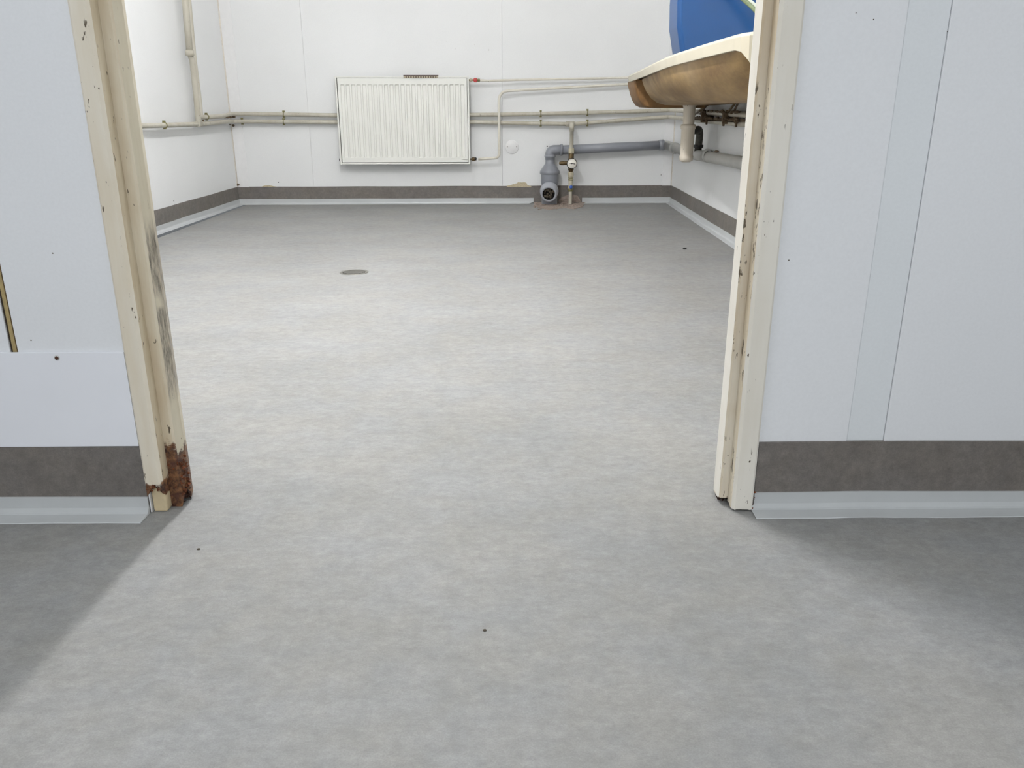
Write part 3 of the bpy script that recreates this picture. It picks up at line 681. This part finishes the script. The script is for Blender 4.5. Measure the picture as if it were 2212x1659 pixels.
# ================================================================== WATER METER COLUMN
WO = .125
met = empty('water_meter', tuple(back_p(1234, 440, WO)), label='water meter with a white round dial on the pipe right of the grey waste pipe', category='meter')
c0 = back_p(1233.5, 353, WO); cxm, cym = c0.x, c0.y
def wz(py): return back_p(1234, py, WO).z
def col_(name, prof, mat, seg=20, smooth=True):
    q = MB(); q.lathe((cxm, cym, 0), (0, 0, 1), [(wz(y), r_) for y, r_ in prof], seg, smooth=smooth); return q.build(name, mat, met)
top = back_p(1232, 268, PO)
q = MB(); q.tube(rounded([top+Vector((-.03, 0, 0)), top+Vector((.03, 0, 0))], .01), .018, 16); q.build('tee', m_pipe, met)
q = MB(); q.tube(rounded([top, Vector((cxm, cym-.002, top.z)), Vector((cxm, cym, wz(283)))], .012, 6), .0165, 16); q.build('pipe_elbow', m_pipe, met)
col_('upper_pipe', [(281, .0165), (284, .0165), (284, .0135), (321, .0135)], m_pipe)
col_('upper_nut', [(320, 0), (320, .019), (322, .022), (330, .022), (331.5, .018)], m_creamfit, 6, False)
col_('meter_neck', [(331, .016), (333, .019), (341, .018), (344, .021), (362, .021), (364, .018), (366, .020), (370, .015), (371.5, .012)], m_brass)
q = MB(); q.ball((cxm, cym, wz(353)), .028, n=10, sc=(1.0, .9, .95)); q.build('meter_body', m_brass, met)
q = MB(); q.lathe((cxm-.02, cym, wz(352)), (-1, 0, -.03), [(0, .014), (.025, .013), (.03, .015), (.052, .013), (.055, .011), (.062, .010), (.064, 0)], 16); q.build('side_plug', m_brass, met)
dn = Vector((-.06, -1, .06)).normalized(); dc = Vector((cxm+.004, cym-.020, wz(353)))
q = MB(); q.lathe(dc, dn, [(-.005, .030), (.016, .036), (.018, .0365), (.030, .036), (.031, .033), (.027, .0325)], 32); q.build('dial_case', m_black, met)
q = MB(); q.lathe(dc+dn*.027, dn, [(0, .034), (.0015, .0335), (.0015, 0)], 32); q.build('dial_face', m_dial, met)
q = MB(); w_ = Vector((1, 0, -.10)).normalized(); a = dc+dn*.0295
q.tube([a-w_*.016, a+w_*.022], .0022, 8, rr=[.001, .0028]); q.build('dial_needle', m_black, met)
q = MB(); q.lathe(dc+dn*.0285, dn, [(0, .004), (.002, .004), (.002, 0)], 10); q.build('dial_pin', m_black, met)
col_('lower_nut', [(371, .012), (371.5, .019), (377, .021), (381, .020), (382, .018)], m_creamfit, 8, False)
for y in (383, 387): col_('thread_ring', [(y, .015), (y+.4, .019), (y+2.2, .019), (y+2.8, .015)], m_olive)
col_('valve_barrel', [(382, .016), (392, .016), (396, .0145), (401, .0145), (402.5, .017), (412, .018), (413.5, .014)], m_creamfit)
q = MB(); q.lathe((cxm+.001, cym-.014, wz(403)), (0, -1, 0), [(0, .006), (.010, .006), (.010, .011), (.020, .0125), (.022, .009), (.022, 0)], 12); q.build('tap_knob', m_blueknob, met)
col_('valve_collar', [(406, .015), (407, .019), (412, .0195), (413.5, .015)], m_olive)
q = MB(); q.lathe((cxm, cym, 0), (0, 0, 1), [(wz(413), .0125), (.0005, .0125)], 16); q.build('lower_pipe', m_pipe, met)

# ================================================================== TROUGH ON THE RIGHT WALL
tr = empty('wash_trough', (.85, 3.6, .66), label='long cream fibreglass wash trough with a brown mottled underside, hung on the right wall', category='trough')
ZT = .83
edge = [(5.135, .713), (4.6, .680), (3.9, .635), (3.5, .606), (3.1, .585), (2.57, .584), (2.27, .590)]
def fx(y):
    for (ya, xa), (yb_, xb) in zip(edge, edge[1:]):
        if y >= yb_: t_ = (y-yb_)/(ya-yb_); return xb+(xa-xb)*max(0, min(1, t_))
    return edge[-1][1]
ys = [5.12, 5.0, 4.8, 4.6, 4.4, 4.2, 4.0, 3.8, 3.6, 3.4, 3.2, 3.0, 2.8, 2.6, 2.4, 2.27]
outer = [(xR(5.135)-.001, 5.135), (.76, 5.135), (.728, 5.125)]+[(fx(y), y) for y in ys[1:]]+[(.594, 2.22), (.606, 2.185), (.63, 2.17), (xR(2.17)-.001, 2.17)]
inner = [(xR(5.0)-.06, 5.06), (.80, 5.06), (.775, 5.03)]+[(fx(y)+.052, min(y, 5.0)) for y in ys[1:-1]]+[(.650, 2.30), (.66, 2.27), (.675, 2.24), (.70, 2.235), (xR(2.2)-.06, 2.235)]
outer = outer[:]; no = len(outer); ni = len(inner)
while len(inner) < no: inner.insert(-1, inner[-2])
def ring(poly, z, ins=0.0, dz=0):
    cx_ = .9; return [Vector((x+(ins if x < 1.0 else -ins*.2), y+(-ins if y > 5 else (ins if y < 2.3 else 0)), z)) for x, y in poly]
lo_e = ring(outer, .792, .004); mid = ring(outer, .822, 0); top_o = ring(outer, ZT, .006)
def drop(v): return .792 if v.y > 2.25 else (.785 if v.y > 2.2 else (.762 if v.x < .62 else (.72 if v.x < .66 else .70)))
for v in lo_e: v.z = drop(v)
ti = ring(inner, ZT, -.006); ti2 = ring(inner, .822, 0); bi = ring(inner, .715, .075)
und = ring(outer, .792, .012)
for v, w in zip(und, lo_e): v.z = w.z
rows = [und, lo_e, mid, top_o, ti, ti2, bi]
q = MB(); vs = [v for r_ in rows for v in r_]; n = no
fs = [(k_*n+i, k_*n+(i+1) % n, (k_+1)*n+(i+1) % n, (k_+1)*n+i) for k_ in range(len(rows)-1) for i in range(n)]
fs.append(tuple((len(rows)-1)*n+i for i in range(n)))
q.add(vs, fs, 0, False); ob = q.build('basin', m_cream, tr, bevel=.004)
# brown outer shell: a run of cross sections from the near end to the far end
def sect(y, ins, bot, bulge, top=.795):
    x0_ = fx(y)+ins; xw = xR(y)-.012; P = []
    prof_ = [(0, 0), (.010, .22), (.028, .48), (.055, .72), (.090, .90), (.135, .985), (.19, 1.0)]
    for dx_, t_ in prof_: P.append((x0_+dx_*bulge, top-(top-bot)*t_))
    P.append((xw-.05, bot)); P.append((xw-.02, bot+.02)); P.append((xw, top)); return [Vector((x, y, z)) for x, z in P]
def loft(sections, name, mat, smooth=True, cap0=False, cap1=False, collar=None):
    q = MB(); n = len(sections[0]); vs = [v for s_ in sections for v in s_]
    q.add(vs, [(k_*n+i, k_*n+i+1, (k_+1)*n+i+1, (k_+1)*n+i) for k_ in range(len(sections)-1) for i in range(n-1)], 0, smooth)
    if cap0: q.add(sections[0], [tuple(range(n))])
    if cap1: q.add(sections[-1], [tuple(range(n-1, -1, -1))])
    if collar: q.add(collar+sections[0], [(i, i+1, n+i+1, n+i) for i in range(n-1)])
    return q.build(name, mat, tr)
secs = [sect(2.262, .020, .74, .8), sect(2.30, .016, .685, .85)]
yy = 2.45
while yy < 4.66: secs.append(sect(yy, .015+.030*max(0, (yy-3.6)/1.05), .668-.004*math.sin(yy*3), .95)); yy += .12
secs.append(sect(4.70, .052, .672, 1.05)); loft(secs, 'bowl_shell', m_fibre)
loft([sect(4.705, .020, .655, .60), sect(4.75, .010, .650, .58), sect(5.05, .004, .652, .55), sect(5.10, .006, .66, .6)], 'end_shell', m_fibred, cap1=True, collar=[Vector((v.x, 4.701, v.z)) for v in secs[-1]])
# bottle trap
TX, TY = .972, 4.62
trap = empty('bottle_trap', (TX, TY, .385), label='tall off-white bottle trap hanging under the trough', category='trap')
def tz(py): return at_y(1485, py, TY).z
tc = at_y(1485, 300, TY); TX = tc.x
q = MB(); q.lathe((TX, TY, 0), (0, 0, 1), [(.676, .030), (tz(226), .036), (tz(229), .036), (tz(232), .0325), (tz(270), .030)], 28); q.build('tail_pipe', m_white_trap, trap)
q = MB(); q.lathe((TX, TY, 0), (0, 0, 1), [(tz(268), .030), (tz(269), .040), (tz(278), .040), (tz(280), .036), (tz(336), .0345), (tz(337), .038), (tz(346), .036), (tz(350), .022), (tz(350.5), 0)], 32); q.build('bottle', m_white_trap, trap)
q = MB(); q.lathe((TX, TY, 0), (0, 0, 1), [(tz(272), .0405), (tz(272.6), .0418), (tz(275), .0418), (tz(275.6), .0405)], 32); q.build('grip_ring', m_white_trap, trap)
ax0 = at_y(1500, 283, TY+.02); ex = at_y(1508, 285, 4.86)
q = MB(); q.tube(rounded([Vector((TX+.02, TY+.01, ax0.z)), Vector((xR(4.8)-.075, 4.80, ax0.z+.004)), Vector((xR(4.83)-.062, 4.83, ax0.z-.02)), Vector((xR(4.86)-.060, 4.86, .41))], .035, 8), .021, 18); q.build('outlet_elbow', plain('blackened_pipe', (66, 64, 58), .6, 0, .3, 60), trap)
q = MB(); q.lathe(Vector((xR(4.86)-.060, 4.855, .452)), (0, 0, -1), [(0, .021), (.002, .028), (.016, .028), (.018, .022)], 20); q.build('elbow_nut', m_black, trap)
# rusted rail, bolts and stays under the trough
rail = empty('bracket_rail', tuple(rq(4.4, .01, .60)), label='grimy rusted rail with bolts and slanted stays on the right wall behind the trap', category='rail')
q = MB(); q.obox(rq(5.02, .074, .585), (0, -2.6, 0), (.006, 0, 0), (0, 0, .018)); q.obox(rq(5.02, .074, .585), (0, -2.6, 0), (.072, 0, 0), (0, 0, .004)); q.build('angle_iron', m_grime, rail)
for y in [right_p(px_, 268, .065).y for px_ in (1526, 1563, 1590)]+[3.6, 3.2]:
    q = MB(); q.lathe(rq(y, .065, .590), (0, 0, -1), [(-.02, .009), (-.012, .012), (0, .012), (.012, .006), (.024, .006), (.026, 0)], 8, smooth=False); q.build('bolt', m_grime, rail)
for (a, b) in (((1531, 222), (1498, 250)), ((1530, 222), (1513, 246)), ((1597, 217), (1586, 240)), ((1592, 218), (1572, 243))):
    pa = right_p(*a, .07); pb = right_p(*b, .055)
    q = MB(); q.tube([pa, pb], .0055, 8); q.build('stay', m_brass if a[0] in (1531, 1592) else m_grime, rail)
q = MB()
for i in range(60):
    y = random.uniform(3.95, 4.95); q.ball(rq(y, random.uniform(.045, .072), random.choice((.597, .603, .63, .634))+random.uniform(-.004, .004)), random.uniform(.005, .011), n=4, sc=(.8, 1.8, .7))
q.build('grime_lumps', m_grime, rail, kind='stuff')
for y in (4.74, 4.22):
    q = MB(); q.obox(rq(y, .078, .575), (0, .022, 0), (.07, 0, 0), (0, 0, .055)); q.build('clamp_block', m_grime, rail, bevel=.004)

# blue canister standing in the trough, hose over it
cn = empty('canister', (.88, 3.75, .7165), label='tall blue plastic canister with angled corners standing in the wash trough', category='canister')
def cring(x0_, x1_, y0_, y1_, ch, z):
    return [(x0_, y0_+ch*1.1, z), (x0_+ch, y0_, z), (x1_-ch, y0_, z), (x1_, y0_+ch, z), (x1_, y1_-ch, z), (x1_-ch, y1_, z), (x0_+ch, y1_, z), (x0_, y1_-ch, z)]
YC = 3.60
def cx_at(px, py): return at_y(px, py, YC+.03).x
zb = at_y(1450, 118, YC).z; zm = at_y(1443, 58, YC).z; zt = at_y(1445, 0, YC).z
lv = [(.7165, cx_at(1474, 150), .012), (zb-.02, cx_at(1471, 125), .014), (zb, cx_at(1469, 118), .014), (zm, cx_at(1461, 58), .014), (zt, cx_at(1462, 0), .014), (1.22, cx_at(1462, 0)+.004, .014), (1.27, cx_at(1462, 0)+.03, .014), (1.28, cx_at(1462, 0)+.05, .014)]
q = MB(); X1 = 1.085
rings = [cring(x0_, X1-(.0 if z < 1.26 else .05), YC+(.0 if z < 1.26 else .05), YC+.20-(.0 if z < 1.26 else .04), ch, z) for z, x0_, ch in lv]
vs = [v for r_ in rings for v in r_]; fs = []; ms = []
for k_ in range(len(rings)-1):
    for i in range(8): fs.append((k_*8+i, k_*8+(i+1) % 8, (k_+1)*8+(i+1) % 8, (k_+1)*8+i)); ms.append(0)
fs += [tuple(range(7, -1, -1)), tuple((len(rings)-1)*8+i for i in range(8))]; ms += [0, 0]
q.add(vs, fs, ms); q.build('body', [m_blue, m_bluel], cn, bevel=.006)
q = MB(); q.lathe((.80, YC+.10, 1.28), (0, 0, 1), [(0, .035), (.02, .035), (.02, .042), (.05, .042), (.052, 0)], 24); q.build('cap', m_black, cn)
q = MB(); q.tube(rounded([(.90, YC+.10, 1.275), (.90, YC+.10, 1.33), (1.02, YC+.10, 1.33), (1.02, YC+.10, 1.275)], .02), .013, 12); q.build('handle', m_blue, cn)
hs = empty('hose', tuple(at_y(1620, 10, 3.5)), label='thin grey-green hose hanging slantwise in front of the blue canister', category='hose')
a = at_y(1590, -14, 3.52); b = at_y(1606, -1, 3.52); c_ = at_y(1634, 23, 3.50)
hp = [Vector((xR(3.7)-.004, 3.70, 1.44)), Vector((.93, 3.66, 1.45)), Vector((a.x-.06, 3.56, 1.36)), a, b, c_, c_+Vector((.07, -.02, -.10)), Vector((1.06, 3.44, .90)), Vector((1.03, 3.34, .730)), Vector((.9, 3.0, .727))]
q = MB(); q.tube(rounded(hp, .09, 8), .0085, 12); q.build('hose_tube', m_hose, hs)
hp2 = [p+Vector((.008, -.004, .008)) for p in hp]; q = MB(); q.tube(rounded(hp2, .09, 8), .006, 10); q.build('hose_stripe', m_hoselight, hs)
q = MB(); q.lathe((xR(3.7), 3.70, 1.44), (-1, 0, 0), [(0, .022), (.004, .022), (.006, .013), (.035, .013), (.036, .009)], 16); q.build('wall_fitting', m_brass, hs)

# ================================================================== FLOOR THINGS
dc_ = floor_p(765, 588.5); 
fd = empty('floor_drain', tuple(dc_), label='small round steel drain set in the grey floor of the back room', category='drain')
q = MB(); q.lathe((dc_.x, dc_.y, 0), (0, 0, 1), [(.0002, .060), (.002, .058), (.0022, .050), (.0008, .047)], 40); q.build('rim', m_steel, fd)
q = MB(); q.lathe((dc_.x, dc_.y, 0), (0, 0, 1), [(.0003, .047), (.0008, .047), (.0008, 0)], 40); q.build('sump', m_hole, fd)
for i in range(-3, 4):
    w_ = math.sqrt(.045**2-(i*.0125)**2)
    q = MB(); q.box((dc_.x-w_, dc_.y+i*.0125-.0033, .001), (dc_.x+w_, dc_.y+i*.0125+.0033, .0022)); q.build('grate_bar', m_steel, fd)
def crumb(px, py, r, label, sc=(1.3, 1, .6), mat=m_dirt):
    p = floor_p(px, py, r*.4); q = MB(); q.ball(p, r, n=4, sc=sc); q.build('crumb', mat, origin=(p.x, p.y, 0), label=label, category='debris')
crumb(1479, 537, .0075, 'dark crumb lying on the floor of the back room near the right skirting', mat=m_black)
crumb(1047, 1361, .0021, 'tiny dark speck on the floor in the middle foreground')
crumb(429, 1186, .0022, 'tiny brown speck on the floor near the rusty door jamb')
for o in bpy.data.objects:
    if '_o' in o: del o['_o']
